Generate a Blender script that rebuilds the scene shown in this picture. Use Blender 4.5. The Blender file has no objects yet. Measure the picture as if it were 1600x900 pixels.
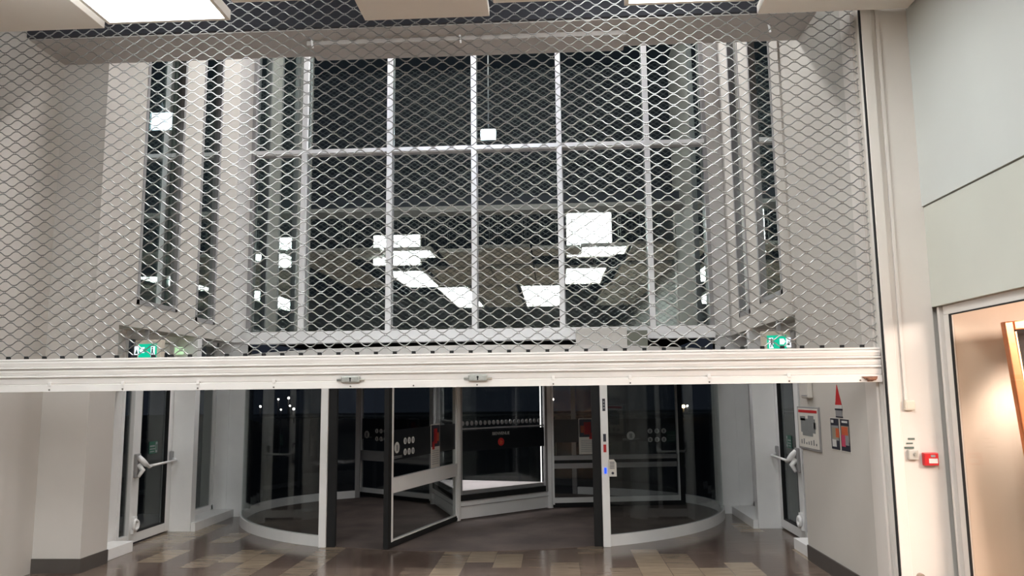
import bpy, bmesh, math, random
from mathutils import Vector, Matrix
random.seed(7)
SC = bpy.context.scene
C = SC.collection

# ------------------------------------------------------------------ camera
def rad(d): return math.radians(d)
P, YW, RL = rad(7.6), rad(3.0), rad(0.65)
fw = Vector((-math.sin(YW)*math.cos(P), math.cos(YW)*math.cos(P), math.sin(P)))
rt = Vector((math.cos(YW), math.sin(YW), 0))
up = rt.cross(fw)
rt2 = rt*math.cos(RL) - up*math.sin(RL)
up2 = up*math.cos(RL) + rt*math.sin(RL)
cd = bpy.data.cameras.new('camera'); cam = bpy.data.objects.new('camera', cd); C.objects.link(cam)
m = Matrix((rt2, up2, -fw)).transposed().to_4x4(); m.translation = Vector((0, 0, 1.6))
cam.matrix_world = m
cd.sensor_width = 36; cd.lens = 36*1230/1600; cd.clip_start = .05; cd.clip_end = 200
SC.camera = cam
# ------------------------------------------------------------------ world, exposure
w = bpy.data.worlds.new('night'); SC.world = w; w.use_nodes = True
w.node_tree.nodes['Background'].inputs[0].default_value = (.35, .42, .6, 1)
w.node_tree.nodes['Background'].inputs[1].default_value = .012
SC.view_settings.view_transform = 'Standard'; SC.view_settings.look = 'None'
SC.view_settings.gamma = 1; SC.view_settings.use_curve_mapping = False
SC.view_settings.exposure = 1.85
SC.cycles.max_bounces = 8; SC.cycles.transparent_max_bounces = 24; SC.cycles.glossy_bounces = 5
SC.cycles.caustics_reflective = False; SC.cycles.caustics_refractive = False
LIT = 6.0          # diffusers of the lit ceiling panels
def area(name, loc, target, sx, sy, power, col, spread=180):
    l = bpy.data.lights.new(name, 'AREA'); l.shape = 'RECTANGLE'; l.size = sx; l.size_y = sy
    l.energy = power; l.color = col; l.spread = rad(spread)
    o = bpy.data.objects.new(name, l); C.objects.link(o); o.location = loc
    o.rotation_euler = (Vector(target)-Vector(loc)).to_track_quat('-Z', 'Y').to_euler()
    return o
area('shop_ceiling_light', (4.2, 3.8, 2.42), (4.0, 4.3, 0), 1.4, 1.2, 90, (1, .88, .82), 165)
area('shop_spot_light', (3.3, 5.2, 2.40), (3.15, 5.74, .3), .2, .2, 5, (1, .88, .82), 45)
area('vestibule_fill_light', (-1.0, 10.2, 8.05), (-1.0, 6.6, 3.0), 5.4, .5, 92, (1, .98, .96))  # unseen fill, added to brighten the upper vestibule and the grille wires

# ------------------------------------------------------------------ materials
MT = {}
def lin(c): return tuple(((v/255)/12.92 if v/255 <= .04045 else ((v/255+.055)/1.055)**2.4) for v in c)
def mat(name, rgb=None, rough=.5, metal=0, var=.04, scale=9, bump=0., emit=None, es=0, spec=.5, coat=0, aniso=None):
    if name in MT: return MT[name]
    m = bpy.data.materials.new(name); m.use_nodes = True; nt = m.node_tree; n = nt.nodes; l = nt.links
    b = n['Principled BSDF']
    c = lin(rgb)
    tc = n.new('ShaderNodeTexCoord'); nz = n.new('ShaderNodeTexNoise'); nz.inputs['Scale'].default_value = scale
    nz.inputs['Detail'].default_value = 4
    l.new(tc.outputs['Object'], nz.inputs['Vector'])
    rp = n.new('ShaderNodeValToRGB'); l.new(nz.outputs['Fac'], rp.inputs[0])
    rp.color_ramp.elements[0].position = .3; rp.color_ramp.elements[1].position = .7
    rp.color_ramp.elements[0].color = tuple(max(0, v*(1-var)) for v in c)+(1,)
    rp.color_ramp.elements[1].color = tuple(min(1, v*(1+var)) for v in c)+(1,)
    l.new(rp.outputs[0], b.inputs['Base Color'])
    b.inputs['Roughness'].default_value = rough; b.inputs['Metallic'].default_value = metal
    b.inputs['Specular IOR Level'].default_value = spec
    b.inputs['Coat Weight'].default_value = coat
    if bump:
        bp = n.new('ShaderNodeBump'); bp.inputs['Strength'].default_value = bump; bp.inputs['Distance'].default_value = .01
        n2 = n.new('ShaderNodeTexNoise'); n2.inputs['Scale'].default_value = scale*12; l.new(tc.outputs['Object'], n2.inputs['Vector'])
        l.new(n2.outputs['Fac'], bp.inputs['Height']); l.new(bp.outputs[0], b.inputs['Normal'])
    if emit:
        b.inputs['Emission Color'].default_value = lin(emit)+(1,); b.inputs['Emission Strength'].default_value = es
    MT[name] = m; return m

def glass_mat(name, tint=(225, 235, 232), boost=2.0, base=.04):
    m = bpy.data.materials.new(name); m.use_nodes = True; nt = m.node_tree; n = nt.nodes; l = nt.links
    n.remove(n['Principled BSDF']); out = n['Material Output']
    tr = n.new('ShaderNodeBsdfTransparent'); tr.inputs[0].default_value = lin(tint)+(1,)
    gl = n.new('ShaderNodeBsdfGlossy'); gl.inputs['Roughness'].default_value = 0.0
    gl.inputs['Color'].default_value = (.95, 1, .98, 1)
    fr = n.new('ShaderNodeFresnel')   # thin pane: same reflectance from either side
    ge = n.new('ShaderNodeNewGeometry'); io = n.new('ShaderNodeMapRange'); io.inputs[3].default_value = 1.5; io.inputs[4].default_value = 1/1.5
    l.new(ge.outputs['Backfacing'], io.inputs[0]); l.new(io.outputs[0], fr.inputs[0])
    mu = n.new('ShaderNodeMath'); mu.operation = 'MULTIPLY_ADD'; mu.use_clamp = True
    mu.inputs[1].default_value = boost; mu.inputs[2].default_value = base
    # faint smudges on the pane
    tc = n.new('ShaderNodeTexCoord'); nz = n.new('ShaderNodeTexNoise'); nz.inputs['Scale'].default_value = 3
    l.new(tc.outputs['Object'], nz.inputs['Vector'])
    mr = n.new('ShaderNodeMapRange'); mr.inputs[3].default_value = 0; mr.inputs[4].default_value = .012
    l.new(nz.outputs['Fac'], mr.inputs[0])
    ad = n.new('ShaderNodeMath'); ad.operation = 'ADD'; ad.use_clamp = True
    l.new(fr.outputs[0], mu.inputs[0]); l.new(mu.outputs[0], ad.inputs[0]); l.new(mr.outputs[0], ad.inputs[1])
    mx = n.new('ShaderNodeMixShader'); l.new(ad.outputs[0], mx.inputs[0])
    l.new(tr.outputs[0], mx.inputs[1]); l.new(gl.outputs[0], mx.inputs[2]); l.new(mx.outputs[0], out.inputs[0])
    MT[name] = m; return m

WALL = mat('wall_paint', (205, 202, 194), .75, var=.02, scale=2, bump=.05)
WALLV = mat('vestibule_paint', (196, 191, 184), .7, var=.02, scale=2, bump=.05)
WALLL = mat('left_recess_paint', (196, 190, 184), .7, var=.03, scale=2, bump=.05)
CREAM = mat('cream_panel', (200, 200, 190), .6, var=.02, scale=1.5)
UPW = mat('upper_panel_paint', (200, 202, 198), .6, var=.02, scale=1.5)
JAMB = mat('rail_wall_paint', (216, 209, 202), .45, var=.03, scale=2)
ALU = mat('white_aluminium', (236, 235, 234), .35, var=.02, scale=6)
ALUG = mat('grey_aluminium', (150, 148, 148), .4, var=.03, scale=6)
SLAT = mat('shutter_enamel', (234, 229, 225), .35, var=.03, scale=5)
WIRE = mat('galvanised_wire', (158, 158, 156), .34, metal=.85, var=.1, scale=30)
STEEL = mat('zinc_steel', (176, 176, 170), .38, metal=.6, var=.12, scale=60)
BASEB = mat('baseboard_grey', (78, 72, 68), .55, var=.06, scale=8)
DARK = mat('dark_plenum', (38, 38, 44), .9, var=.1, scale=4)
RUB = mat('black_rubber', (15, 15, 16), .8, var=.1)
SLOTSHADE = mat('slot_shade_paint', (42, 42, 50), .7, var=.1)  # shade of the open ceiling slot, put into the colour
SOFF = mat('soffit_paint', (178, 172, 168), .7, var=.03, scale=3)
PANEL = mat('ceiling_tray_white', (238, 232, 224), .6, var=.02, scale=3)
DIFF = mat('lit_diffuser', (240, 245, 245), .5, emit=(244, 249, 250), es=LIT)
GLASS = glass_mat('facade_glass', boost=2.8, base=.15)
GLASSD = glass_mat('door_glass', (226, 228, 228), boost=.6, base=.0)
GLASSS = glass_mat('shop_glass', (248, 246, 242), boost=.2, base=-.005)
DECAL = mat('black_decal', (20, 22, 26), .35, var=.05)
WHITE = mat('white_print', (205, 205, 202), .5)
GREYP = mat('grey_print', (140, 140, 142), .5)
RED = mat('red_print', (190, 42, 44), .45)
ORNG = mat('orange_print', (200, 96, 60), .5)
PINK = mat('pink_print', (196, 70, 100), .5)
NAVY = mat('dark_print', (46, 46, 58), .5)
GREENP = mat('green_print', (22, 84, 66), .5)
PAPER = mat('paper', (212, 208, 200), .6)
GREENE = mat('exit_green', (0, 140, 104), .4, emit=(0, 175, 140), es=.3)
WHITEE = mat('exit_white', (230, 235, 235), .4, emit=(225, 238, 255), es=.3)
PALEE = mat('pale_green_lens', (190, 230, 190), .4, emit=(200, 240, 190), es=.2)
COPPER = mat('copper_frame', (216, 140, 98), .28, metal=.8, var=.06)
MIRROR = mat('mirror_face', (30, 28, 28), .06, metal=.0, spec=1, coat=.6)
BEIGE = mat('shop_plaster', (214, 196, 180), .75, var=.04, scale=1.2, bump=.1)
MATM = mat('entrance_mat', (92, 80, 75), .75, var=.35, scale=2.2, bump=.4)
ASPH = mat('asphalt', (42, 42, 46), .8, var=.25, scale=20)
RUST = mat('rust', (132, 92, 72), .8, metal=.2, var=.4, scale=40)
LEDW = mat('led_strip', (255, 255, 255), .5, emit=(255, 250, 245), es=.5)
BLUEE = mat('blue_led', (30, 70, 220), .4, emit=(30, 80, 255), es=.35)
CALLR = mat('callpoint_red', (196, 34, 40), .35)
PLAST = mat('cream_plastic', (212, 202, 186), .4)
DOORST = mat('brown_stopper', (150, 132, 120), .5)

def floor_mat():
    m = bpy.data.materials.new('stone_tile_floor'); m.use_nodes = True; nt = m.node_tree; n = nt.nodes; l = nt.links
    b = n['Principled BSDF']; tc = n.new('ShaderNodeTexCoord'); mp = n.new('ShaderNodeMapping')
    mp.inputs['Rotation'].default_value = (0, 0, rad(90)); mp.inputs['Location'].default_value = (.1, .07, 0)
    l.new(tc.outputs['Object'], mp.inputs[0])
    br = n.new('ShaderNodeTexBrick'); l.new(mp.outputs[0], br.inputs['Vector'])
    br.inputs['Scale'].default_value = 1; br.inputs['Brick Width'].default_value = .62; br.inputs['Row Height'].default_value = .27
    br.inputs['Mortar Size'].default_value = .0022; br.offset = .37; br.offset_frequency = 3
    br.inputs['Color1'].default_value = (0, 0, 0, 1); br.inputs['Color2'].default_value = (1, 1, 1, 1)
    br.inputs['Mortar'].default_value = (.3, .3, .3, 1)
    rp = n.new('ShaderNodeValToRGB'); rp.color_ramp.interpolation = 'CONSTANT'
    cols = [(0, (90, 75, 67)), (.17, (114, 99, 88)), (.32, (100, 85, 76)), (.46, (130, 115, 100)), (.6, (108, 93, 83)), (.82, (146, 130, 111))]
    e = rp.color_ramp.elements
    e[0].position = 0; e[0].color = lin(cols[0][1])+(1,); e[1].position = cols[1][0]; e[1].color = lin(cols[1][1])+(1,)
    for p, c in cols[2:]: k = e.new(p); k.color = lin(c)+(1,)
    l.new(br.outputs['Color'], rp.inputs[0])
    nz = n.new('ShaderNodeTexNoise'); nz.inputs['Scale'].default_value = 5; nz.inputs['Detail'].default_value = 8
    mp2 = n.new('ShaderNodeMapping'); mp2.inputs['Scale'].default_value = (.6, 5, 1); l.new(tc.outputs['Object'], mp2.inputs[0])
    l.new(mp2.outputs[0], nz.inputs['Vector'])
    mx = n.new('ShaderNodeMixRGB'); mx.blend_type = 'OVERLAY'; mx.inputs[0].default_value = .55
    l.new(rp.outputs[0], mx.inputs[1]); l.new(nz.outputs['Fac'], mx.inputs[2])
    l.new(mx.outputs[0], b.inputs['Base Color'])
    r = n.new('ShaderNodeMapRange'); r.inputs[3].default_value = .1; r.inputs[4].default_value = .24
    l.new(nz.outputs['Fac'], r.inputs[0]); l.new(r.outputs[0], b.inputs['Roughness'])
    b.inputs['Specular IOR Level'].default_value = .5
    return m
FLOOR = floor_mat()

# ------------------------------------------------------------------ helpers
class MB:
    """collects shapes (with material slots) and links them as one mesh object"""
    def __init__(s, A=None, B=None):
        s.bm = bmesh.new(); s.M = None; s.mi = 0
        if A is not None:
            u = (Vector((B[0], B[1], 0))-Vector((A[0], A[1], 0))).normalized(); nrm = Vector((u.y, -u.x, 0))
            s.M = Matrix(((u.x, nrm.x, 0, A[0]), (u.y, nrm.y, 0, A[1]), (0, 0, 1, 0), (0, 0, 0, 1)))
    def slot(s, i): s.mi = i; return s
    def _v(s, p): return s.bm.verts.new(s.M @ Vector(p) if s.M else p)
    def box(s, x0, x1, y0, y1, z0, z1):
        v = [s._v(p) for p in ((x0, y0, z0), (x1, y0, z0), (x1, y1, z0), (x0, y1, z0), (x0, y0, z1), (x1, y0, z1), (x1, y1, z1), (x0, y1, z1))]
        for f in ((3, 2, 1, 0), (4, 5, 6, 7), (0, 1, 5, 4), (1, 2, 6, 5), (2, 3, 7, 6), (3, 0, 4, 7)):
            q = s.bm.faces.new([v[i] for i in f]); q.material_index = s.mi
        return s
    def prism(s, pts, a, b, axis='z'):
        """outline extruded from a to b along the axis; pts are (x,y), (x,z) for 'y', (y,z) for 'x'"""
        def mk(p, t): return (p[0], p[1], t) if axis == 'z' else ((p[0], t, p[1]) if axis == 'y' else (t, p[0], p[1]))
        lo = [s._v(mk(p, a)) for p in pts]; hi = [s._v(mk(p, b)) for p in pts]; k = len(pts)
        fs = [s.bm.faces.new(lo[::-1]), s.bm.faces.new(hi)]
        for i in range(k): fs.append(s.bm.faces.new((lo[i], lo[(i+1) % k], hi[(i+1) % k], hi[i])))
        for f in fs: f.material_index = s.mi
        return s
    def tube(s, pts, r, seg=8, closed=False):
        pts = [Vector(p) for p in pts]; rings = []
        for i, p in enumerate(pts):
            if closed: d = (pts[(i+1) % len(pts)]-pts[i-1]).normalized()
            else: d = (pts[min(i+1, len(pts)-1)]-pts[max(i-1, 0)]).normalized()
            a = Vector((0, 1, 0)) if abs(d.y) < .8 else Vector((1, 0, 0))
            e1 = d.cross(a).normalized(); e2 = d.cross(e1); rr = r[i] if isinstance(r, (list, tuple)) else r
            rings.append([s._v(p+(e1*math.cos(2*math.pi*k/seg)+e2*math.sin(2*math.pi*k/seg))*rr) for k in range(seg)])
        n = len(rings)
        for i in range(n if closed else n-1):
            A, B = rings[i], rings[(i+1) % n]
            for k in range(seg):
                f = s.bm.faces.new((A[k], A[(k+1) % seg], B[(k+1) % seg], B[k])); f.material_index = s.mi; f.smooth = True
        if not closed:
            for q in (rings[0][::-1], rings[-1]): f = s.bm.faces.new(q); f.material_index = s.mi
        return s
    def disc(s, c, r, axis, t, ry=None, seg=20):
        pts = [(c[0]+r*math.cos(2*math.pi*k/seg), c[1]+(ry or r)*math.sin(2*math.pi*k/seg)) for k in range(seg)]
        return s.prism(pts, t[0], t[1], axis)
    def build(s, name, mats, parent=None, bevel=0, kind=None):
        bmesh.ops.recalc_face_normals(s.bm, faces=s.bm.faces)
        if parent is not None:
            r = parent
            while r.parent: r = r.parent
            bmesh.ops.translate(s.bm, verts=s.bm.verts, vec=-r.location)
        me = bpy.data.meshes.new(name); s.bm.to_mesh(me); s.bm.free()
        for mm in (mats if isinstance(mats, (list, tuple)) else [mats]): me.materials.append(mm)
        o = bpy.data.objects.new(name, me); C.objects.link(o); o.parent = parent
        if bevel:
            bv = o.modifiers.new('bevel', 'BEVEL'); bv.width = bevel; bv.segments = 2; bv.limit_method = 'ANGLE'
        if kind: o['kind'] = kind
        return o
def thing(name, label, cat, loc, group=None):
    o = bpy.data.objects.new(name, None); C.objects.link(o); o.location = loc; o.empty_display_size = .1
    o['label'] = label; o['category'] = cat
    if group: o['group'] = group
    return o
def tag(o, label, cat, group=None):
    o['label'] = label; o['category'] = cat
    if group: o['group'] = group
    return o
def struct(o, label=None):
    o['kind'] = 'structure'
    if label: o['label'] = label
    return o
def text_mesh(name, body, size, matm, M, parent, ext=.001):
    cu = bpy.data.curves.new('t', 'FONT'); cu.body = body; cu.size = size; cu.extrude = ext; cu.align_x = 'CENTER'; cu.align_y = 'CENTER'
    t = bpy.data.objects.new('t', cu); C.objects.link(t); dg = bpy.context.evaluated_depsgraph_get()
    me = bpy.data.meshes.new_from_object(t.evaluated_get(dg)); bpy.data.objects.remove(t)
    r = parent
    while r.parent: r = r.parent
    me.transform(Matrix.Translation(-r.location) @ M)
    me.materials.clear(); me.materials.append(matm)
    for p in me.polygons: p.material_index = 0
    o = bpy.data.objects.new(name, me); C.objects.link(o); o.parent = parent; return o

# ------------------------------------------------------------------ floors and shell
struct(MB().box(-12, 6, -14, 10.9, -.1, 0).build('floor', FLOOR), 'polished brown stone tiles in mixed tones')
struct(MB().box(-40, 40, 10.9, 70, -.1, -.005).build('floor', ASPH), 'dark ground outside the entrance')
struct(MB().box(-12, 6, -14, 5.7, 6.1, 6.2).build('ceiling', DARK), 'dark void above the hanging ceiling panels')
struct(MB().box(-5.6, 4, 7.3, 10.8, 8.2, 8.3).build('ceiling', WALLV))
struct(MB().box(-12, 6, -14.2, -14, 0, 6.1).build('wall_rear', mat('rear_wall', (150, 146, 140), .7)))
struct(MB().box(-12.2, -12, -14, 6, 0, 6.1).build('wall_far_left', mat('far_wall', (160, 156, 150), .7)))
struct(MB().box(-12, -4.86, 6.0, 7.3, 0, 8.2).build('wall_left', WALLL), 'white wall end left of the rolling grille')
struct(MB().box(-6, -4.40, 7.3, 7.74, 0, 8.2).build('wall_left', WALLL), 'beige corner pillar left of the escape door')
struct(MB().box(-4.86, -4.845, 6.0, 6.83, 0, 8.2).build('trim_1', WALLL))
struct(MB().box(2.38, 6, 5.95, 7.88, 0, 8.2).build('wall_right', WALLV), 'grey wall beside the right escape door')
struct(MB().box(2.40, 2.775, 5.9, 5.95, 0, 8.2).build('wall_right', JAMB), 'cream wall strip right of the rolling grille')
struct(MB().box(2.365, 2.38, 5.98, 6.19, 0, 5.0).build('trim_2', JAMB))
hd = MB(); hd.box(-4.86, 2.38, 6.74, 7.3, 4.92, 4.98)
struct(hd.build('wall_header', SOFF), 'grey bulkhead above the rolling grille')
struct(MB().box(-4.86, 2.38, 6.70, 6.74, 4.93, 5.30).build('trim_3', SLOTSHADE))  # dark sheet standing in for the shadow in the open ceiling slot
struct(MB().box(-12, 6, 5.9, 7.3, 8.2, 8.3).build('ceiling', DARK))
struct(MB().box(-12, 6, 5.62, 5.70, 5.2, 8.3).build('trim_4', DARK))
# mall side wall on the right above and beyond the shop front
rw = MB().box(2.76, 3.0, -14, 5.9, 2.945, 6.1)
struct(rw.build('wall_mall_right', UPW), 'pale wall above the shop front')
struct(MB().box(2.772, 3.0, 0.6, 5.9, 2.19, 2.937).build('wall_mall_right', CREAM), 'cream fascia panel over the shop window')
struct(MB().box(2.772, 3.0, -14, 0.6, 0, 2.937).build('wall_mall_right', CREAM))
# shop interior
struct(MB().box(2.84, 6, 5.74, 5.89, 0, 2.19).box(3.0, 6, 5.74, 5.9, 2.19, 2.6).build('wall_shop', BEIGE), 'beige plaster wall inside the shop')
struct(MB().box(5.9, 6, .6, 5.64, 0, 2.6).build('wall_shop', BEIGE))
struct(MB().box(3.0, 6, .5, .6, 0, 2.6).build('wall_shop', BEIGE))
struct(MB().box(3.0, 6, .5, 5.9, 2.5, 2.6).build('ceiling_shop', BEIGE))
struct(MB().box(3.0, 5.9, .6, 5.64, 0, .01).build('floor_shop', mat('shop_floor', (176, 150, 128), .35, var=.1)))
# baseboards
struct(MB().box(-4.86, -4.388, 7.288, 7.3, 0, .13).box(-4.40, -4.388, 7.3, 7.74, 0, .13).build('baseboard_left', BASEB), 'dark grey skirting round the left pillar')
struct(MB().box(2.368, 2.38, 6.2, 7.88, 0, .14).build('baseboard_right', BASEB), 'dark grey skirting along the right wall')

# vestibule side structures; side = -1 left, +1 right (mirrored about x = -1.02)
def side_build(sd):
    dy = 0 if sd < 0 else .12
    def X(x): return x if sd < 0 else -2.04-x
    def bx(mb, x0, x1, y0, y1, z0, z1):
        a, b = sorted((X(x0), X(x1))); return mb.box(a, b, y0+dy, y1+dy, z0, z1)
    nm = 'left' if sd < 0 else 'right'
    y0 = 7.74 if sd < 0 else 7.76
    # upper wall: thick box carried over the doors, with two tall windows
    mb = MB()
    bx(mb, -4.55, -4.40, y0, 8.05, 2.33, 8.2); bx(mb, -4.55, -4.40, 8.95, 9.42, 2.33, 8.2); bx(mb, -4.55, -4.40, 9.98, 10.55, 2.33, 8.2); bx(mb, -4.80, -4.551, y0, 10.75, 2.331, 2.45)
    bx(mb, -4.55, -4.40, 8.05, 8.95, 2.33, 2.58); bx(mb, -4.55, -4.40, 9.42, 9.98, 2.33, 2.52)
    struct(mb.build('wall_upper_'+nm, ALU if 0 else WALLV), 'grey upper side wall with two tall windows')
    for k, (ya, yb, zb) in enumerate(((8.05, 8.95, 2.58), (9.42, 9.98, 2.52))):
        fr = MB(); t = .05
        bx(fr, -4.47, -4.395, ya, ya+t, zb, 8.1); bx(fr, -4.47, -4.395, yb-t, yb, zb, 8.1); bx(fr, -4.47, -4.395, ya, yb, zb, zb+t)
        root = struct(fr.build('window_%d' % ((2 if sd < 0 else 4)+k), ALUG))
        bx(MB(), -4.445, -4.435, ya+t, yb-t, zb+t, 8.1).build('glass_pane', GLASS, root)
    # back corner post of the upper facade
    mb = MB(); bx(mb, -4.75, -4.20, 10.55, 10.75, 2.33, 8.2)
    struct(mb.build('trim_%d' % (5 if sd < 0 else 6), ALU))
    # lower wall stub and corner panel
    mb = MB(); bx(mb, -5.0, -4.67, y0, 8.36, 0, 2.33)
    struct(mb.build('wall_lower_'+nm, ALU))
    mb = MB(); bx(mb, -4.80, -4.445, 10.65, 10.8, 0, 2.33); bx(mb, -4.435, -4.21, 10.645, 10.8, 0, 2.33); bx(mb, -4.80, -4.21, 10.66, 10.79, 0, 2.33)
    struct(mb.build('wall_back_'+nm, ALU), 'white corner panel beside the revolving door')
    mb = MB(); bx(mb, -4.75, -4.39, 9.50, 9.62, 0, 2.33)
    struct(mb.build('trim_%d' % (7 if sd < 0 else 8), ALU), 'white post between escape door and sidelight')
    # threshold block
    mb = MB(); bx(mb, -4.67, -4.44, 7.84, 8.30, 0, .11)
    tag(mb.build('threshold_block', ALU, bevel=.004), 'low white block on the floor at the foot of the %s escape door' % nm, 'block')
    # sidelight window with ledge
    fr = MB(); bx(fr, -4.70, -4.62, 9.62, 9.66, .1, 2.33); bx(fr, -4.70, -4.62, 10.60, 10.645, .1, 2.33); bx(fr, -4.70, -4.62, 9.62, 10.645, .1, .16); bx(fr, -4.70, -4.62, 9.62, 10.645, 2.27, 2.33)
    root = struct(fr.build('window_%d' % (6 if sd < 0 else 7), ALU))
    bx(MB(), -4.665, -4.655, 9.66, 10.60, .16, 2.27).build('glass_pane', GLASSD, root)
    mb = MB(); bx(mb, -4.70, -4.33, 9.51, 10.645, 0, .10)
    # keep the ledge clear of the post
    mb2 = MB(); bx(mb2, -4.70, -4.33, 9.625, 10.64, 0, .10); bx(mb2, -4.385, -4.33, 9.50, 9.625, 0, .10); mb.bm.free()
    struct(mb2.build('trim_%d' % (9 if sd < 0 else 10), ALU), 'white floor ledge under the %s sidelight' % nm)
    # escape door: fixed frame, glazed leaf, panic hardware
    fr = MB()
    bx(fr, -4.72, -4.66, 8.36, 8.41, 0, 2.33); bx(fr, -4.72, -4.66, 8.41, 9.50, 2.24, 2.33)
    bx(fr, -4.72, -4.66, 8.41, 8.58, 0, .11)
    root = struct(fr.build('door_%d' % (1 if sd < 0 else 2), ALU), 'white glazed escape door with white panic bar on the %s' % nm)
    bx(MB(), -4.70, -4.69, 8.41, 8.58, .11, 2.24).build('glass_pane', GLASSD, root)
    lf = MB()
    bx(lf, -4.71, -4.65, 8.59, 8.75, .02, 2.23); bx(lf, -4.71, -4.65, 9.38, 9.495, .02, 2.23)
    bx(lf, -4.71, -4.65, 8.75, 9.38, .02, .12); bx(lf, -4.71, -4.65, 8.75, 9.38, 2.13, 2.23)
    leaf = lf.build('door_leaf', ALU, root, bevel=.003)
    bx(MB(), -4.685, -4.675, 8.75, 9.38, .12, 2.13).build('glass_pane', GLASSD, leaf)
    g = MB()
    for a in ((8.75, 8.762, .12, 2.13), (9.368, 9.38, .12, 2.13)): bx(g, -4.69, -4.648, *a)
    bx(g, -4.69, -4.648, 8.75, 9.38, .12, .13)
    g.build('gasket', RUB, leaf)
    # panic bar
    def V(x, y, z): return (X(x), y+dy, z)
    pb = MB(); pb.tube([V(-4.56, 8.82, .835), V(-4.56, 9.42, .845)], .014, 10)
    pb.tube([V(-4.56, 9.42, .845), V(-4.60, 9.46, .86), V(-4.65, 9.46, .86)], .014, 8)
    bar = pb.build('panic_bar', ALU, root)
    hs = MB(); bx(hs, -4.65, -4.615, 8.62, 8.71, .72, .98)
    hs.build('lock_plate', ALUG, root, bevel=.008)
    hs = MB(); hs.tube([V(-4.62, 8.66, .95), V(-4.58, 8.67, .90), V(-4.56, 8.71, .86), V(-4.55, 8.77, .83), V(-4.56, 8.84, .835)], [.026, .034, .03, .022, .016], 10)
    hs.tube([V(-4.62, 8.66, .86), V(-4.57, 8.67, .80), V(-4.60, 8.64, .73)], [.03, .028, .018], 10)
    hs.build('lever', ALU, root)
    hs = MB(); bx(hs, -4.65, -4.62, 9.42, 9.49, .82, .95); hs.build('bar_bracket', ALUG, root, bevel=.01)
    rg = MB(); rg.tube([V(-4.615, 8.665+.05*math.cos(a), .21+.05*math.sin(a)) for a in [k*math.pi/8 for k in range(16)]], .018, 8, closed=True)
    bx(rg, -4.65, -4.62, 8.63, 8.70, .12, .30)
    rg.build('bottom_bolt', ALU, root)
    # small escape sticker on the glass
    st = MB(); bx(st, -4.672, -4.668, 8.98, 9.17, .95, 1.09)
    st.slot(1); bx(st, -4.668, -4.666, 8.99, 9.10, 1.03, 1.045); bx(st, -4.668, -4.666, 8.99, 9.11, 1.0, 1.01); bx(st, -4.668, -4.666, 9.0, 9.09, .97, .98)
    bx(st, -4.668, -4.666, 9.12, 9.16, .96, 1.08)
    st.slot(0); bx(st, -4.666, -4.665, 9.13, 9.15, .985, 1.055)
    st.build('escape_sticker', [GREENP, GREYP], leaf)
side_build(-1); side_build(1)

# ------------------------------------------------------------------ upper back facade
xs = [-4.20, -3.44, -2.24, -1.06, .12, 1.32, 2.13]
fr = MB(); fr.box(-4.20, 2.13, 10.50, 10.70, 2.30, 2.46)
f0 = struct(fr.build('window_1', ALU), 'tall glazed facade above the revolving door')
for x in xs[1:-1]:
    MB().box(x-.035, x+.035, 10.50, 10.56, 2.46, 8.15).box(x-.022, x+.022, 10.56, 10.70, 2.46, 8.15).build('mullion', ALU, f0)
MB().box(-4.20, -4.15, 10.52, 10.68, 2.46, 8.15).build('mullion', ALUG, f0)
MB().box(2.08, 2.13, 10.52, 10.68, 2.46, 8.15).build('mullion', ALUG, f0)
for a, b in zip(xs[:-1], xs[1:]):
    MB().box(a+.035, b-.035, 10.505, 10.66, 4.955, 5.01).build('transom', ALU, f0)
    MB().box(a+.03, b-.03, 10.595, 10.605, 2.46, 4.955).build('glass_pane', GLASS, f0)
    MB().box(a+.03, b-.03, 10.595, 10.605, 5.01, 8.15).build('glass_pane', GLASS, f0)
    g = MB()
    g.box(a+.03, b-.03, 10.58, 10.594, 4.925, 4.955); g.box(a+.035, a+.05, 10.58, 10.594, 2.46, 4.925)
    g.build('gasket', ALUG, f0)
# dark soffit behind the drum top
struct(MB().box(-4.2, 2.13, 10.70, 13.8, 2.36, 2.5).build('ceiling_canopy', mat('canopy_grey', (92, 88, 84), .8)))

# ------------------------------------------------------------------ revolving door drum (fixed)
DC = (-1.0, 11.0)
def el(t, r=1.0):
    a = rad(t); return (DC[0]+3.2*r*math.cos(a), DC[1]+(2.8 if math.sin(a) < 0 else 2.05)*r*math.sin(a))
def arc_wall(mb, t0, t1, z0, z1, r0, r1, n=36):
    for i in range(n):
        a, b = t0+(t1-t0)*i/n, t0+(t1-t0)*(i+1)/n
        mb.prism([el(a, r0), el(b, r0), el(b, r1), el(a, r1)], z0, z1)
    bmesh.ops.remove_doubles(mb.bm, verts=mb.bm.verts, dist=1e-5)
    k = [f for f in mb.bm.faces if all(abs(f.normal.z) < .5 for _ in (0,))]
    return mb
drum = thing('revolving_door_drum', 'large round white framed glass drum of the revolving door under the raised grille', 'revolving door', (DC[0], DC[1], 0))
def solid_ring(name, t0, t1, z0, z1, r0, r1, material, n=40):
    mb = MB(); full = abs(t1-t0) >= 359.9
    ts = [t0+(t1-t0)*i/n for i in range(n if full else n+1)]
    V = [[mb.bm.verts.new((*el(t, r), z)) for r, z in ((r0, z0), (r1, z0), (r1, z1), (r0, z1))] for t in ts]
    m_ = len(V)
    for i in range(m_ if full else m_-1):
        A, B = V[i], V[(i+1) % m_]
        for k in range(4):
            f = mb.bm.faces.new((A[k], A[(k+1) % 4], B[(k+1) % 4], B[k])); f.smooth = False
    if not full: mb.bm.faces.new(V[0]); mb.bm.faces.new(V[-1][::-1])
    return mb.build(name, material, drum)
solid_ring('canopy', 0, 360, 1.92, 2.10, .02, 1.012, ALU, 96)
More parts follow.
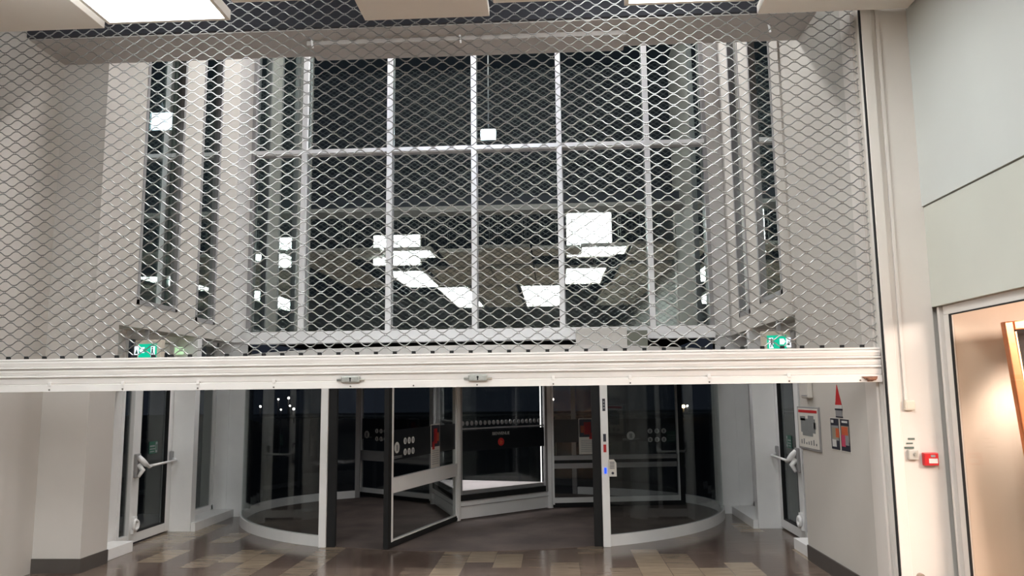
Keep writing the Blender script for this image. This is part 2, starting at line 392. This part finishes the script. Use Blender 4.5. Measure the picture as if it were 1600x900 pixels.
for t0, t1 in ((133, 241.5), (299, 425)):
    solid_ring('curved_rail', t0, t1, 0, .115, .985, 1.0, ALU)
    solid_ring('curved_glass', t0, t1, .115, 1.92, .991, .994, GLASSD)
for t in (242.2, 298.3):
    x, y = el(t, 1.0); s = -1 if t < 270 else 1
    MB().box(x-.04, x+.04, y-.03, y+.05, 0, 1.92).build('front_post', ALU, drum, bevel=.006)
    MB().box(x-s*.04-(.09 if s > 0 else 0), x-s*.04+(0 if s > 0 else .09), y, y+.06, 0, 1.92).build('dark_jamb', RUB, drum)
for t in (132, 66):
    x, y = el(t, .99); MB().box(x-.035, x+.035, y-.03, y+.03, 0, 1.92).build('rear_post', ALUG, drum)
for t in (188, 352):
    x, y = el(t, .985); MB().box(x-.02, x+.02, y-.02, y+.02, .11, 1.92).build('seam_post', RUB, drum)
# stickers and push plates on the right post
sx, sy = el(298.3); sy -= .032
for (z0, z1, mt, lb) in ((1.40, 1.53, NAVY, 0), (1.08, 1.16, NAVY, 0), (.97, 1.05, RED, 0)):
    MB().box(sx-.015, sx+.015, sy-.004, sy, z0, z1).build('post_sticker', mt, drum)
MB().box(sx-.012, sx+.012, sy-.006, sy, .75, .81).build('push_button', BLUEE, drum)
pl = MB().prism([(sx+.03, .72), (sx+.115, .72), (sx+.115, .86), (sx+.09, .895), (sx+.03, .895)], sy-.012, sy-.004, 'y')
pl.slot(1)
for k in range(5): pl.box(sx+.045, sx+.095, sy-.014, sy-.012, .80+k*.016, .806+k*.016)
pl.disc((sx+.075, .755), .014, 'y', (sy-.016, sy-.012))
pl.build('notice_plate', [PAPER, NAVY], drum)
# disabled-access style squares on the tall sticker
st = MB()
for k in range(3): st.box(sx-.008, sx+.008, sy-.006, sy-.004, 1.425+k*.032, 1.44+k*.032)
st.build('post_sticker', GREYP, drum)

# entrance mat inside the drum
mp = MB(); mp.prism([el(t, .975) for t in range(0, 360, 4)], .001, .006)
tag(mp.build('entrance_mat', MATM), 'round dark brown mat covering the floor inside the revolving door', 'mat')

# ------------------------------------------------------------------ rotor: three glazed wings round a glass showcase
A, B, Cc = (-1.27, 10.23), (-.09, 11.32), (-1.8, 11.75)
rotor = thing('revolving_door_rotor', 'turning part of the revolving door with three glazed wings round a glass showcase', 'revolving door', (-1.05, 11.1, 0))
ZT = 1.90
def wing(H, T, dark_tip, split, icons):
    L = (Vector(T)-Vector(H)).length; mb = MB(H, T)
    mb.box(.02, .06, -.03, .03, .05, ZT); mb.box(L-.07 if dark_tip else L-.05, L-.03, -.03, .03, .07, ZT)
    mb.box(.06, L-.05, -.02, .02, .07, .085 if dark_tip else .14); mb.box(.06, L-.05, -.02, .02, ZT-.06, ZT)
    w_ = mb.build('wing', ALU, rotor)
    q = MB(H, T)
    if split: q.box(.06, L-.06, -.03, .03, .655, .715); q.box(.06, L-.06, -.03, .03, .54, .61); q.slot(1).box(.06, L-.06, -.02, .02, .61, .655)
    else: q.box(.06, L-.06, -.03, .03, .565, .72)
    q.build('mid_rail', [ALUG if not dark_tip else ALU, RUB], w_)
    MB(H, T).box(.06, L-.06, -.005, .005, .085, ZT-.06).build('glass_pane', GLASSD, w_)
    b = MB(H, T); b.box(.0, L+.02, -.025, .025, .012, .07)
    b.box(L-.03, L+.04, -.028, .028, .012, ZT)
    b.build('brush_seal', RUB, w_)
    MB(H, T).box(.07, L-.07, -.009, -.006, .90, 1.22).box(.07, L-.07, .006, .009, .90, 1.22).build('decal_band', DECAL, w_)
    ic = MB(H, T)
    for s_, z_, r_ in icons: ic.disc((s_, z_), r_, 'y', (-.012, .012), seg=16)
    o = ic.build('decal_icons', WHITE, w_)
    ic = MB(H, T)
    for s_, z_, r_ in icons: ic.box(s_-r_*.35, s_+r_*.35, -.013, .013, z_-r_*.6, z_+r_*.5)
    ic.box(icons[0][0]-.12, icons[0][0]+.12, -.012, .012, .935, .94); ic.box(icons[0][0]-.12, icons[0][0]+.08, -.012, .012, .92, .925)
    ic.build('decal_print', GREYP, w_)
    return w_
def icon_set(s0, s1, z): return [(s0, z, .06)]+[(s1+dx, z+dz, .036) for dx in (-.1, 0, .1) for dz in (.06, -.06)]
wing(A, (-1.77, 8.39), True, False, icon_set(1.72, 1.42, 1.03))
wing(B, (1.78, 11.58), False, True, icon_set(1.17, 1.55, .98))
wing(Cc, (-3.15, 12.75), False, False, icon_set(1.50, 1.16, .97))
# showcase
base = MB(); tri = [A, B, Cc]
base.prism(tri, .015, .24)
for p in tri: base.prism([(p[0]+.05*math.cos(rad(k*60)), p[1]+.05*math.sin(rad(k*60))) for k in range(6)], .0, ZT)
case = base.build('showcase', ALU, rotor)
for p, q in ((A, B), (B, Cc), (Cc, A)):
    L = (Vector(q)-Vector(p)).length; s = MB(p, q)
    s.box(.03, .075, -.02, .02, .24, ZT); s.box(L-.10, L-.055, -.02, .02, .24, ZT); s.box(.03, L-.03, -.02, .02, ZT-.08, ZT)
    s.box(.03, L-.03, .012, .02, .17, .175)
    s.build('showcase_frame', ALUG, case)
    MB(p, q).box(.04, L-.1, -.022, .024, .24, .315).build('black_trim', RUB, case)
    MB(p, q).box(.07, L-.10, -.004, .004, .315, ZT-.08).build('glass_pane', GLASSD, case)
ins = [(p[0]*.93+(-1.05)*.07, p[1]*.93+11.1*.07) for p in tri]
MB().prism(ins, .24, .36).build('platform', mat('platform_white', (238, 230, 230), .4), case)
LAB = (Vector(B)-Vector(A)).length
MB(A, B).box(LAB-.122, LAB-.108, -.055, -.045, .36, ZT-.1).build('light_strip', LEDW, case)
MB(A, B).box(.06, LAB-.11, .006, .012, .86, 1.12).build('decal_band', DECAL, case)
MB(A, B).box(.06, LAB-.11, .006, .012, 1.135, 1.155).build('decal_line', GREYP, case)
dt = MB(A, B)
k = 0
s_ = .09
while s_ < LAB-.14:
    dt.disc((s_, 1.215), .024, 'y', (.006, .012), ry=.03, seg=12); s_ += .073
dt.build('decal_dots', GREYP, case)
u = (Vector((*B, 0))-Vector((*A, 0))).normalized(); nn = Vector((u.y, -u.x, 0))
def onAB(s_, z_, d=.014):
    o_ = Vector((*A, 0))+u*s_+nn*d; o_.z = z_
    return Matrix(((u.x, 0, nn.x, o_.x), (u.y, 0, nn.y, o_.y), (0, 1, 0, o_.z), (0, 0, 0, 1)))
text_mesh('decal_text', 'BIENVENUE', .058, WHITE, onAB(.72, 1.065), case)
lg = MB(A, B); lg.disc((.72, .955), .052, 'y', (.012, .016), seg=24)
lg.slot(1).disc((.72, .955), .03, 'y', (.016, .018), seg=3); lg.box(.70, .74, .016, .018, .925, .935)
lg.build('round_logo', [RED, ORNG], case)
pw = bpy.data.lights.new('showcase_lamp', 'AREA'); pw.energy = 9; pw.size = .5; pw.color = (1, .93, .92)
po = bpy.data.objects.new('showcase_lamp', pw); C.objects.link(po); po.location = (-1.05, 11.1, 1.80)
# posters stuck to the glass
def poster(name, p, q, s0, s1, z0, z1, d, label):
    mb = MB(p, q); mb.box(s0, s1, d, d+.003, z0, z1); a = d+.003 if d > 0 else d-.001; b = a+.001
    def r(i, x0, x1, y0, y1): mb.slot(i).box(s0+(s1-s0)*x0, s0+(s1-s0)*x1, a, b, z0+(z1-z0)*y0, z0+(z1-z0)*y1)
    r(1, .03, .97, .48, .98); r(2, .3, .7, .55, .9); r(3, .1, .35, .6, .8); r(2, .6, .85, .42, .6)
    for k in range(7): r(4, .12, .88, .08+k*.05, .092+k*.05)
    return tag(mb.build('poster', [PAPER, NAVY, RED, ORNG, GREYP]), label, 'poster')
poster('poster', B, (1.78, 11.58), .42, .67, .73, 1.23, .012, 'red and dark poster with white text on the right wing of the revolving door')
poster('poster', A, (-1.77, 8.39), .58, .84, .73, 1.24, -.016, 'red poster seen through the glass of the nearest revolving door wing')

# ------------------------------------------------------------------ rolling grille
GY = 5.95; PIT = .1451; HH = .0473; AM = .0172; XA, XB = -4.83, 2.385; X0 = -4.258
gr = thing('rolling_grille', 'half-raised rolling wire grille with white slatted bottom bar', 'shutter', (-1.2, GY, 1.65))
def wire_mesh(ph, seg=12, sides=6, r=.0044):
    mb = MB(); pts = []
    n = int((XB-XA)/PIT*seg)
    for i in range(n+1):
        x = XA+(XB-XA)*i/n; c = math.cos(2*math.pi*(x-X0)/PIT)
        s = c*(1.22-.22*c*c)
        pts.append((x, GY+.003*ph, -ph*AM*s))
    mb.tube(pts, r, sides)
    # link rings where neighbouring wires meet (at this wire's upper crests)
    kk = math.ceil((XA-X0)/PIT-.5)
    while True:
        x = X0+(kk+(.5 if ph > 0 else 0))*PIT; kk += 1
        if x > XB-.01: break
        if x < XA+.01: continue
        z = AM; mb.tube([(x-.009, GY-.001, z-.001), (x-.009, GY-.001, z+.0135)], .0024, 5); mb.tube([(x+.009, GY-.001, z-.001), (x+.009, GY-.001, z+.0135)], .0024, 5)
    return mb
wm = {}
for ph in (1, -1):
    o = wire_mesh(ph).build('wire', WIRE, gr); wm[ph] = o
z = 1.65+.287; i = 0
while z < 8.15:
    ph = 1 if i % 2 == 0 else -1
    if i < 2: o = wm[ph]
    else: o = wm[ph].copy(); C.objects.link(o); o.parent = gr
    o.location = (0, 0, z)
    z += HH; i += 1
def repeat(o, xs_, x_first):
    for x in xs_:
        if x == x_first: continue
        c = o.copy(); C.objects.link(c); c.parent = o.parent; c.location = (x-x_first, 0, 0)
xc_ = [X0+k*PIT for k in range(-3, 46) if XA < X0+k*PIT < XB]
repeat(MB().box(xc_[0]-.015, xc_[0]+.015, GY-.008, GY+.008, 1.903, 1.925).build('wire_clip', RUB, gr), xc_, xc_[0])
# bottom bar: an extruded slat profile
zs = [1.652]
prof = []
def pr(y, z_): prof.append((GY+y, z_))
F0, F1, F2 = -.030, -.022, -.012
for y, z_ in ((F0, 1.650), (F0-.002, 1.700), (F2, 1.704), (F2, 1.708), (F1, 1.712), (F0, 1.745), (F2, 1.750), (F2, 1.757), (-.036, 1.760), (-.036, 1.772),
              (F2, 1.776), (F1, 1.782), (F0, 1.800), (F0, 1.812), (F2, 1.818), (F2, 1.824), (-.036, 1.827), (-.036, 1.836), (F2, 1.840), (F1, 1.848), (F0, 1.868), (F0, 1.882), (F2, 1.886), (-.024, 1.890), (-.024, 1.903),
              (.024, 1.903), (.024, 1.650)): pr(y, z_)
bar = MB().prism(prof, XA, 2.388, 'x').build('bottom_bar', SLAT, gr)
xs_ = (-3.89, -3.31, -2.72, -2.13, -1.54, -1.06, -.58, -.01, .56, 1.14, 1.72, 2.23)
repeat(MB().disc((xs_[0], 1.664), .006, 'y', (GY-.037, GY-.03), seg=10).build('screw', mat('screw_dark', (110, 104, 98), .5, metal=.4), bar), xs_, xs_[0])
xs_ = (-4.46, -3.89, -3.31, -2.72, -2.13, -.01, .56, 1.14, 1.72)
repeat(MB().box(xs_[0]-.012, xs_[0]+.012, GY-.040, GY-.026, 1.692, 1.722).build('bar_clip', SLAT, bar, bevel=.003), xs_, xs_[0])
for xc in (-1.537, -.573):
    lk = MB().box(xc-.072, xc+.072, GY-.058, GY-.034, 1.69, 1.742)
    lo = lk.build('lock', STEEL, gr, bevel=.01)
    MB().tube([(xc-.105, GY-.045, 1.711), (xc+.105, GY-.045, 1.711)], .009, 10).build('lock_bolt', STEEL, lo)
    kh = MB(); kh.disc((xc, 1.722), .008, 'y', (GY-.060, GY-.057), seg=12); kh.prism([(xc-.005, 1.700), (xc+.005, 1.700), (xc+.003, 1.722), (xc-.003, 1.722)], GY-.060, GY-.057, 'y')
    kh.build('keyhole', RUB, lo)
rs = MB(); rs.prism([(2.24, 1.690), (2.35, 1.692), (2.345, 1.672), (2.31, 1.655), (2.27, 1.668)], GY-.05, GY-.034, 'y'); rs.tube([(2.27, GY-.06, 1.668), (2.33, GY-.06, 1.674)], .012, 8)
rs.build('worn_latch', RUST, gr)
# right guide rail
gd = thing('guide_rail', 'white vertical guide rail holding the right edge of the grille', 'rail', (2.43, 5.9, 0))
MB().box(2.402, 2.475, 5.865, 5.898, 0, 8.15).build('rail_face', JAMB, gd, bevel=.004)
MB().box(2.394, 2.402, 5.872, 5.898, 0, 8.15).build('brush_strip', RUB, gd)
MB().box(2.475, 2.482, 5.88, 5.898, 0, 8.15).build('rail_lip', SLAT, gd)

# ------------------------------------------------------------------ hanging ceiling panels
def panel(x0, x1, y0, y1, z, lit, label, group=None):
    t = thing('ceiling_panel', label, 'ceiling panel', ((x0+x1)/2, (y0+y1)/2, z), group)
    mb = MB(); h = .07; e = .03
    if lit:
        mb.box(x0, x0+e, y0, y1, z, z+h); mb.box(x1-e, x1, y0, y1, z, z+h); mb.box(x0+e, x1-e, y0, y0+e, z, z+h); mb.box(x0+e, x1-e, y1-e, y1, z, z+h)
        mb.box(x0, x1, y0, y1, z+h, z+h+.01)
        mb.build('tray', PANEL, t)
        MB().box(x0+e, x1-e, y0+e, y1-e, z+.045, z+.05).build('diffuser', DIFF, t)
    else:
        mb.box(x0, x1, y0, y1, z, z+h).build('tray', PANEL, t, bevel=.003)
    rd = MB()
    for a in (x0+.15, x1-.15):
        for b in (y0+.2, y1-.2): rd.tube([(a, b, z+h), (a, b, 6.1)], .004, 5)
    rd.build('hanger_rods', STEEL, t)
Z = 4.48
panel(-4.45, -3.485, 4.75, 5.69, Z, 0, 'unlit grey-white hanging ceiling panel at the top left corner')
panel(-3.42, -2.45, 4.75, 5.63, Z, 1, 'brightly lit hanging ceiling panel at upper left above the grille')
panel(-2.32, -1.41, 3.5, 5.37, Z, 0, 'ceiling panel just showing between the left lit panel and the beige middle panel')
panel(-1.43+.01, -.45, 3.7, 5.72, Z, 0, 'beige unlit hanging ceiling panel over the middle of the grille')
panel(-.405, .565, 4.72, 5.52, Z, 0, 'ceiling panel barely visible right of the beige middle panel')
panel(.575, 1.54, 4.72, 5.63, Z, 1, 'lit hanging ceiling panel near the upper right of the grille')
panel(1.61, 2.74, 3.9, 5.83, Z-.005, 0, 'wide unlit hanging ceiling panel in the top right corner against the wall')
rest = 'white ceiling panel of the mall behind the viewpoint'
for (x0, x1, y0, y1, l_) in (( -3.95, -3.05, .1, 3.0, 1), (.3, 1.28, .2, 2.9, 1), (-3.2, -2.3, -5.2, 0, 1), (-.9, .25, -5.2, 0, 1), (-2.9, -1.47, .3, 3.2, 0), (-1.43, -.45, .3, 3.2, 0), (-.42, .25, .3, 3.2, 0),
        (1.58, 2.72, .2, 3.3, 0), (-5.5, -4.5, .2, 5.6, 0), (-2.2, -1.0, -5.2, -.2, 0), (1.4, 2.7, -5.2, -.2, 0)):
    panel(x0, x1, y0, y1, Z, l_, ('lit ' if l_ else 'unlit ')+rest, ('lit' if l_ else 'unlit')+' ceiling panels behind the viewpoint')

for x0, x1, z0_, z1_, lb in ((-3.86, -2.82, 4.34, 5.02, 'left'), (.30, 1.28, 4.44, 5.48, 'right')):  # added lit boxes, only there to give bright rectangles in the facade glass
    t = thing('reflection_box', 'added unseen lit box above the ceiling panels, made to reflect in the facade glass, the '+lb+' one', 'reflection box', ((x0+x1)/2, 4.6, z0_))
    MB().box(x0, x1, 4.55, 4.66, z0_, z1_).build('housing', PANEL, t, bevel=.01)
    MB().box(x0+.02, x1-.02, 4.66, 4.67, z0_+.02, z1_-.02).build('diffuser', DIFF, t)
# ------------------------------------------------------------------ fittings on the bulkhead
vb = MB().box(-2.28, .72, 6.95, 7.298, 4.872, 4.919)
tag(vb.build('ventilation_box', SOFF, bevel=.004), 'long flat grey box under the bulkhead above the grille', 'ventilation box')
for x, lb in ((-2.22, 'left end'), (-.82, 'middle'), (2.02, 'right end')):  # thin white slivers just under the bulkhead
    mb = MB().prism([(x-.004, 4.84), (x+.012, 4.84), (x+.004, 4.919), (x-.014, 4.919)], 6.93, 6.944, 'y')
    tag(mb.build('white_sliver', mat('sliver_white', (245, 245, 245), .3)), 'small white sliver under the bulkhead near its '+lb, 'bracket')
# floodlights
def flood(loc, label, hang, es, wdt=.27, hgt=.2, ang=0):
    t = thing('floodlight', label, 'floodlight', loc); x, y, z_ = loc
    MB().box(x-wdt/2, x+wdt/2, y-.05, y+.05, z_-hgt/2, z_+hgt/2).build('housing', ALUG, t, bevel=.01)
    s = ang
    mb = MB().box(x-wdt/2+.015, x+wdt/2-.015, y+s*.05-(.006 if s < 0 else 0), y+s*.05+(.006 if s > 0 else 0), z_-hgt/2+.015, z_+hgt/2-.015)
    mb.build('lens', mat('flood_lens_%d' % es, (240, 245, 255), .4, emit=(225, 235, 255), es=es), t)
    MB().tube(hang, .012, 8).build('bracket', ALUG, t)
flood((-1.03, 8.5, 5.88), 'bright white floodlight hanging inside the vestibule reflected in the facade glass', [(-1.03, 8.5, 5.98), (-1.03, 8.5, 8.2)], 110, ang=1)
flood((-5.02, 9.62, 5.14), 'white floodlight outside the left side window seen through the mesh', [(-5.02, 9.6, 5.24), (-4.9, 9.3, 5.4), (-4.552, 9.3, 5.4)], 3, .30, .26, -1)
# beige control box over the drum top
t = thing('control_box', 'beige box with dark olive side unit above the revolving door canopy', 'box', (.7, 10.3, 2.12))
MB().box(.29, .94, 10.15, 10.45, 2.12, 2.42).build('housing', WALLV, t, bevel=.006)
MB().box(.942, 1.20, 10.15, 10.40, 2.12, 2.38).build('side_unit', mat('olive_cover', (110, 112, 100), .6), t, bevel=.006)

# ------------------------------------------------------------------ exit signs
def exit_sign(xc, y, z0, label, flip):
    t = thing('exit_sign', label, 'exit sign', (xc, y, z0))
    s = flip
    MB().box(xc-.145, xc+.145, y, y+.09, z0, z0+.2).build('casing', mat('sign_case', (226, 216, 200), .5), t, bevel=.006)
    MB().box(xc-.10 if s < 0 else xc-.145+.045, xc+.145-.045 if s < 0 else xc+.10, y-.006, y, z0+.004, z0+.155).build('green_panel', GREENE, t)
    w_ = MB()
    # arrow, doorway and running figure
    ax = xc+s*.12
    w_.prism([(ax-.026, z0+.03), (ax+.026, z0+.03), (ax+.026, z0+.13), (ax-.026, z0+.13)], y-.006, y-.001, 'y')
    w_.prism([(xc-.02+s*.05, z0+.06), (xc+.02+s*.05, z0+.06), (xc+s*.09, z0+.09), (xc+.02+s*.05, z0+.12), (xc-.02+s*.05, z0+.12)], y-.009, y-.006, 'y')
    w_.box(xc-s*.06-.022, xc-s*.06+.022, y-.009, y-.006, z0+.02, z0+.13)
    w_.build('pictogram', WHITEE, t)
    f = MB(); hx = xc-s*.055
    f.disc((hx, z0+.115), .009, 'y', (y-.012, y-.009), seg=10)
    f.prism([(hx-.008, z0+.07), (hx+.008, z0+.07), (hx+.008, z0+.103), (hx-.006, z0+.103)], y-.012, y-.009, 'y')
    f.prism([(hx-.008, z0+.07), (hx+.002, z0+.07), (hx-.012, z0+.03), (hx-.02, z0+.032)], y-.012, y-.009, 'y')
    f.prism([(hx, z0+.07), (hx+.009, z0+.07), (hx+.018, z0+.045), (hx+.012, z0+.03), (hx+.008, z0+.045)], y-.012, y-.009, 'y')
    f.prism([(ax-.014, z0+.05), (ax+.014, z0+.05), (ax, z0+.10)], y-.009, y-.006, 'y')
    f.build('running_figure', GREENP, t)
    MB().box(xc+s*.04-.02, xc+s*.04+.02, y+.03, y+.06, z0+.2, 2.329).build('hanger', ALUG, t)
exit_sign(-4.385, 8.30, 2.015, 'green and white illuminated exit sign on the left with arrow', -1)
exit_sign(2.34, 8.42, 2.015, 'green and white illuminated exit sign on the right with arrow', 1)
t = thing('emergency_lamp', 'small emergency lamp with pale green lens right of the left exit sign', 'lamp', (-4.60, 9.35, 2.12))
MB().box(-4.655, -4.60, 9.33, 9.44, 2.10, 2.21).build('housing', ALU, t, bevel=.006)
MB().box(-4.60, -4.52, 9.34, 9.43, 2.11, 2.20).build('lens', PALEE, t, bevel=.015)

# ------------------------------------------------------------------ notices on the right wall (face at x = 2.38)
XW = 2.38
def wb(mb, ya, yb, z0, z1, d0, d1): return mb.box(XW-d1, XW-d0, min(ya, yb), max(ya, yb), z0, z1)
t = thing('evacuation_plan', 'framed evacuation plan with red heading on the grey wall right of the escape door', 'notice', (XW, 7.63, 1.04))
wb(MB(), 7.31, 7.95, 1.04, 1.44, .001, .012).build('frame', ALUG, t, bevel=.003)
wb(MB(), 7.34, 7.92, 1.06, 1.425, .012, .014).build('sheet', PAPER, t)
mb = wb(MB(), 7.36, 7.90, 1.385, 1.41, .014, .016); mb.build('heading', RED, t)
mb = MB()
for (a, b, c, d) in ((7.42, 7.84, 1.20, 1.33), (7.46, 7.62, 1.33, 1.36), (7.50, 7.80, 1.17, 1.20), (7.70, 7.86, 1.31, 1.35), (7.40, 7.46, 1.24, 1.30)): wb(mb, a, b, c, d, .014, .0155)
for k in range(7): wb(mb, 7.40+k*.07, 7.43+k*.07, 1.09, 1.09+.02+.03*((k*3) % 4)/3, .014, .0155)
mb.build('plan_drawing', mat('plan_grey', (128, 130, 130), .6), t)
t = thing('pennant_sticker', 'tall pointed red and white sticker above the two posters on the right wall', 'sticker', (XW, 6.82, 1.38))
MB().prism([(6.75, 1.47), (6.90, 1.47), (6.84, 1.64)], XW-.004, XW-.001, 'x').build('red_sail', RED, t)
wb(MB(), 6.745, 6.905, 1.44, 1.47, .001, .005).build('white_band', WHITE, t)
wb(wb(MB(), 6.74, 6.91, 1.425, 1.44, .001, .005), 6.74, 6.90, 1.365, 1.375, .001, .005).build('dark_band', NAVY, t)
wb(MB(), 6.75, 6.90, 1.375, 1.425, .001, .004).build('grey_band', GREYP, t)
def wposter(y0, y1, z0, z1, label, v):
    mb = MB(); wb(mb, y0, y1, z0, z1, .001, .004)
    def r(i, a, b, c, d, e=.0052): mb.slot(i); wb(mb, y1+(y0-y1)*a, y1+(y0-y1)*b, z0+(z1-z0)*c, z0+(z1-z0)*d, .004, e)
    r(1, .03, .97, .02, .98, .0046)
    if v: r(5, .1, .9, .3, .78); r(2, .15, .8, .5, .75, .006); r(3, .1, .5, .15, .5, .0065); r(4, .5, .85, .2, .5, .006); r(6, .2, .8, .87, .93)
    else: r(4, .1, .9, .3, .76); r(5, .2, .85, .35, .7, .006); r(2, .6, .95, .4, .68, .0065); r(6, .15, .6, .1, .32, .006); r(6, .1, .4, .84, .93)
    return tag(mb.build('poster', [PAPER, NAVY, ORNG, PINK, GREYP, mat('stone_print', (150, 140, 122), .6), WHITE]), label, 'poster')
wposter(6.835, 7.05, 1.09, 1.36, 'left of two small posters on the right wall with grey and ochre picture', 0)
wposter(6.60, 6.815, 1.09, 1.36, 'right of two small posters on the right wall with orange and pink picture', 1)
t = thing('wall_box', 'plain white box mounted high on the right wall above the evacuation plan', 'box', (XW, 7.57, 1.52))
wb(MB(), 7.47, 7.67, 1.52, 1.80, 0, .05).build('housing', WALLV, t, bevel=.012)
wb(MB(), 7.49, 7.65, 1.54, 1.55, .05, .052).build('slot', GREYP, t)

# ------------------------------------------------------------------ fittings on the cream wall strip (face at y = 5.9)
YF = 5.9
t = thing('junction_box', 'cream junction box at the foot of a vertical cable duct on the wall strip', 'junction box', (2.55, YF, 1.48))
MB().box(2.515, 2.585, YF-.035, YF-.001, 1.445, 1.515).build('box', PLAST, t, bevel=.006)
MB().box(2.525, 2.575, YF-.038, YF-.035, 1.455, 1.505).build('lid', PLAST, t, bevel=.002)
MB().box(2.520, 2.545, YF-.016, YF-.001, 1.515, 5.3).build('cable_duct', JAMB, t, bevel=.003)
t = thing('key_switch', 'grey key switch with small label strips left of the red call point', 'switch', (2.55, YF, 1.1))
MB().box(2.515, 2.585, YF-.03, YF-.001, 1.095, 1.165).build('housing', mat('switch_grey', (184, 180, 172), .4), t, bevel=.006)
kb = MB(); kb.disc((2.56, 1.135), .012, 'y', (YF-.040, YF-.03), seg=14); kb.box(2.558, 2.562, YF-.041, YF-.04, 1.115, 1.145); kb.build('key_barrel', STEEL, t)
lb_ = MB().box(2.50, 2.565, YF-.006, YF-.001, 1.172, 1.186).box(2.515, 2.56, YF-.005, YF-.001, 1.205, 1.215).box(2.53, 2.575, YF-.005, YF-.001, 1.235, 1.248)
lb_.build('label_strips', mat('label_green', (92, 104, 96), .6), t)
t = thing('fire_call_point', 'red square fire alarm call point on the cream wall strip', 'call point', (2.67, YF, 1.1))
MB().box(2.615, 2.715, YF-.045, YF-.001, 1.055, 1.145).build('housing', CALLR, t, bevel=.006)
MB().box(2.645, 2.705, YF-.048, YF-.045, 1.072, 1.105).build('break_glass', WHITE, t)
MB().box(2.66, 2.69, YF-.048, YF-.045, 1.115, 1.13).build('symbol', GREYP, t)
t = thing('door_holder', 'small brown rounded knob low on the wall strip near the floor', 'door holder', (2.54, YF, .28))
MB().disc((2.54, .28), .028, 'y', (YF-.03, YF-.001), ry=.035).build('base', DOORST, t)
MB().tube([(2.54, YF-.03, .285), (2.54, YF-.07, .285)], [.012, .02], 10).build('knob', DOORST, t)

# ------------------------------------------------------------------ shop window
t = thing('shop_window', 'white framed shop window with thin black gasket on the right wall', 'shop window', (2.84, 3.2, 0))
MB().box(2.80, 2.83, 5.72, 5.80, 0, 2.12).box(2.80, 2.83, .6, .68, 0, 2.12).box(2.80, 2.83, .6, 5.80, 2.12, 2.185).box(2.80, 2.83, .68, 5.72, 0, .08).build('frame', JAMB, t, bevel=.004)
MB().box(2.83, 2.85, 5.80, 5.898, 0, 2.185).box(2.79, 2.83, 5.84, 5.87, 0, 2.185).build('side_profile', JAMB, t, bevel=.004)
MB().box(2.798, 2.812, 5.706, 5.72, .08, 2.12).box(2.798, 2.812, .68, 5.72, 2.112, 2.12).build('gasket', RUB, t)
MB().box(2.814, 2.820, .68, 5.72, .08, 2.12).build('glass_pane', GLASSS, t)
# leaning copper-framed mirror
t = thing('standing_mirror', 'tall dark mirror in a copper frame leaning inside the shop', 'mirror', (3.3, 5.35, .01))
R_ = Matrix.Translation((2.97, 5.35, 2.03)) @ Matrix.Rotation(rad(-4.5), 4, 'Y') @ Matrix.Rotation(rad(0), 4, 'Z')
def mbx(parts, name, material, parent, bevel=0):
    mb = MB(); mb.M = R_
    for p in parts: mb.box(*p)
    return mb.build(name, material, parent, bevel)
mbx([(0, .06, 0, .05, -1.98, 0), (.74, .80, 0, .05, -1.98, 0), (.06, .74, 0, .05, -.06, 0), (.06, .74, 0, .05, -1.98, -1.92)], 'frame', COPPER, t, .008)
mbx([(.06, .74, .02, .035, -1.92, -.06)], 'mirror_glass', MIRROR, t)
mbx([(.062, .072, .004, .018, -1.92, -.07)], 'inner_bead', mat('gilt_bead', (250, 205, 150), .3, metal=.4), t)

# ------------------------------------------------------------------ outside in the dark
t = thing('railing', 'dim grey railing outside behind the revolving door', 'railing', (-1, 20, 0))
rl = MB()
rl.tube([(-9, 20, 1.05), (7, 20, 1.05)], .03, 6); rl.build('top_rail', ALUG, t)
for k in range(17): MB().tube([(-9+k, 20, 0), (-9+k, 20, 1.05)], .02, 6).build('post', ALUG, t)
def lamp(x, y, z_, r, warm, label):
    t = thing('street_lamp', label, 'street lamp', (x, y, 0))
    MB().tube([(x, y, 0), (x, y, z_-r)], .05, 6).build('pole', ALUG, t)
    mb = MB(); bmesh.ops.create_uvsphere(mb.bm, u_segments=10, v_segments=6, radius=r, matrix=Matrix.Translation((x, y, z_)))
    mb.build('lamp_head', mat('lamp_warm' if warm else 'lamp_white', (255, 230, 200), .5, emit=(255, 205, 140) if warm else (255, 240, 230), es=9), t)
def at(px, py, Yd):
    f = 1230.; d = fw+rt2*((px-800)/f)-up2*((py-450)/f); k_ = Yd/d.y; return d.x*k_, Yd, 1.6+d.z*k_
pos = [(435, 624, 52, .11, 0), (451, 622, 50, .13, 0), (453, 634, 55, .11, 0), (459, 639, 46, .12, 0), (439, 640, 58, .1, 0), (407, 635, 44, .11, 0), (522, 630, 50, .1, 0), (864, 624, 52, .12, 0), (1068, 635, 48, .2, 1), (1074, 634, 56, .12, 0), (1074, 642, 60, .1, 0)]
names = ['second from the left of the cluster', 'brightest of the cluster at left', 'lower middle of the cluster', 'lowest of the cluster', 'small one low in the cluster', 'leftmost of all', 'alone right of the white drum post', 'seen right of the showcase', 'warm orange one at far right', 'small white one beside the orange lamp', 'faint one just below the orange lamp']
for (px, py, yd, r, wm_), nmx in zip(pos, names):
    x, y, z_ = at(px, py, yd); z_ = max(z_, .4); lamp(x, y, z_, r*.55, wm_, 'distant street lamp in the dark, '+nmx)
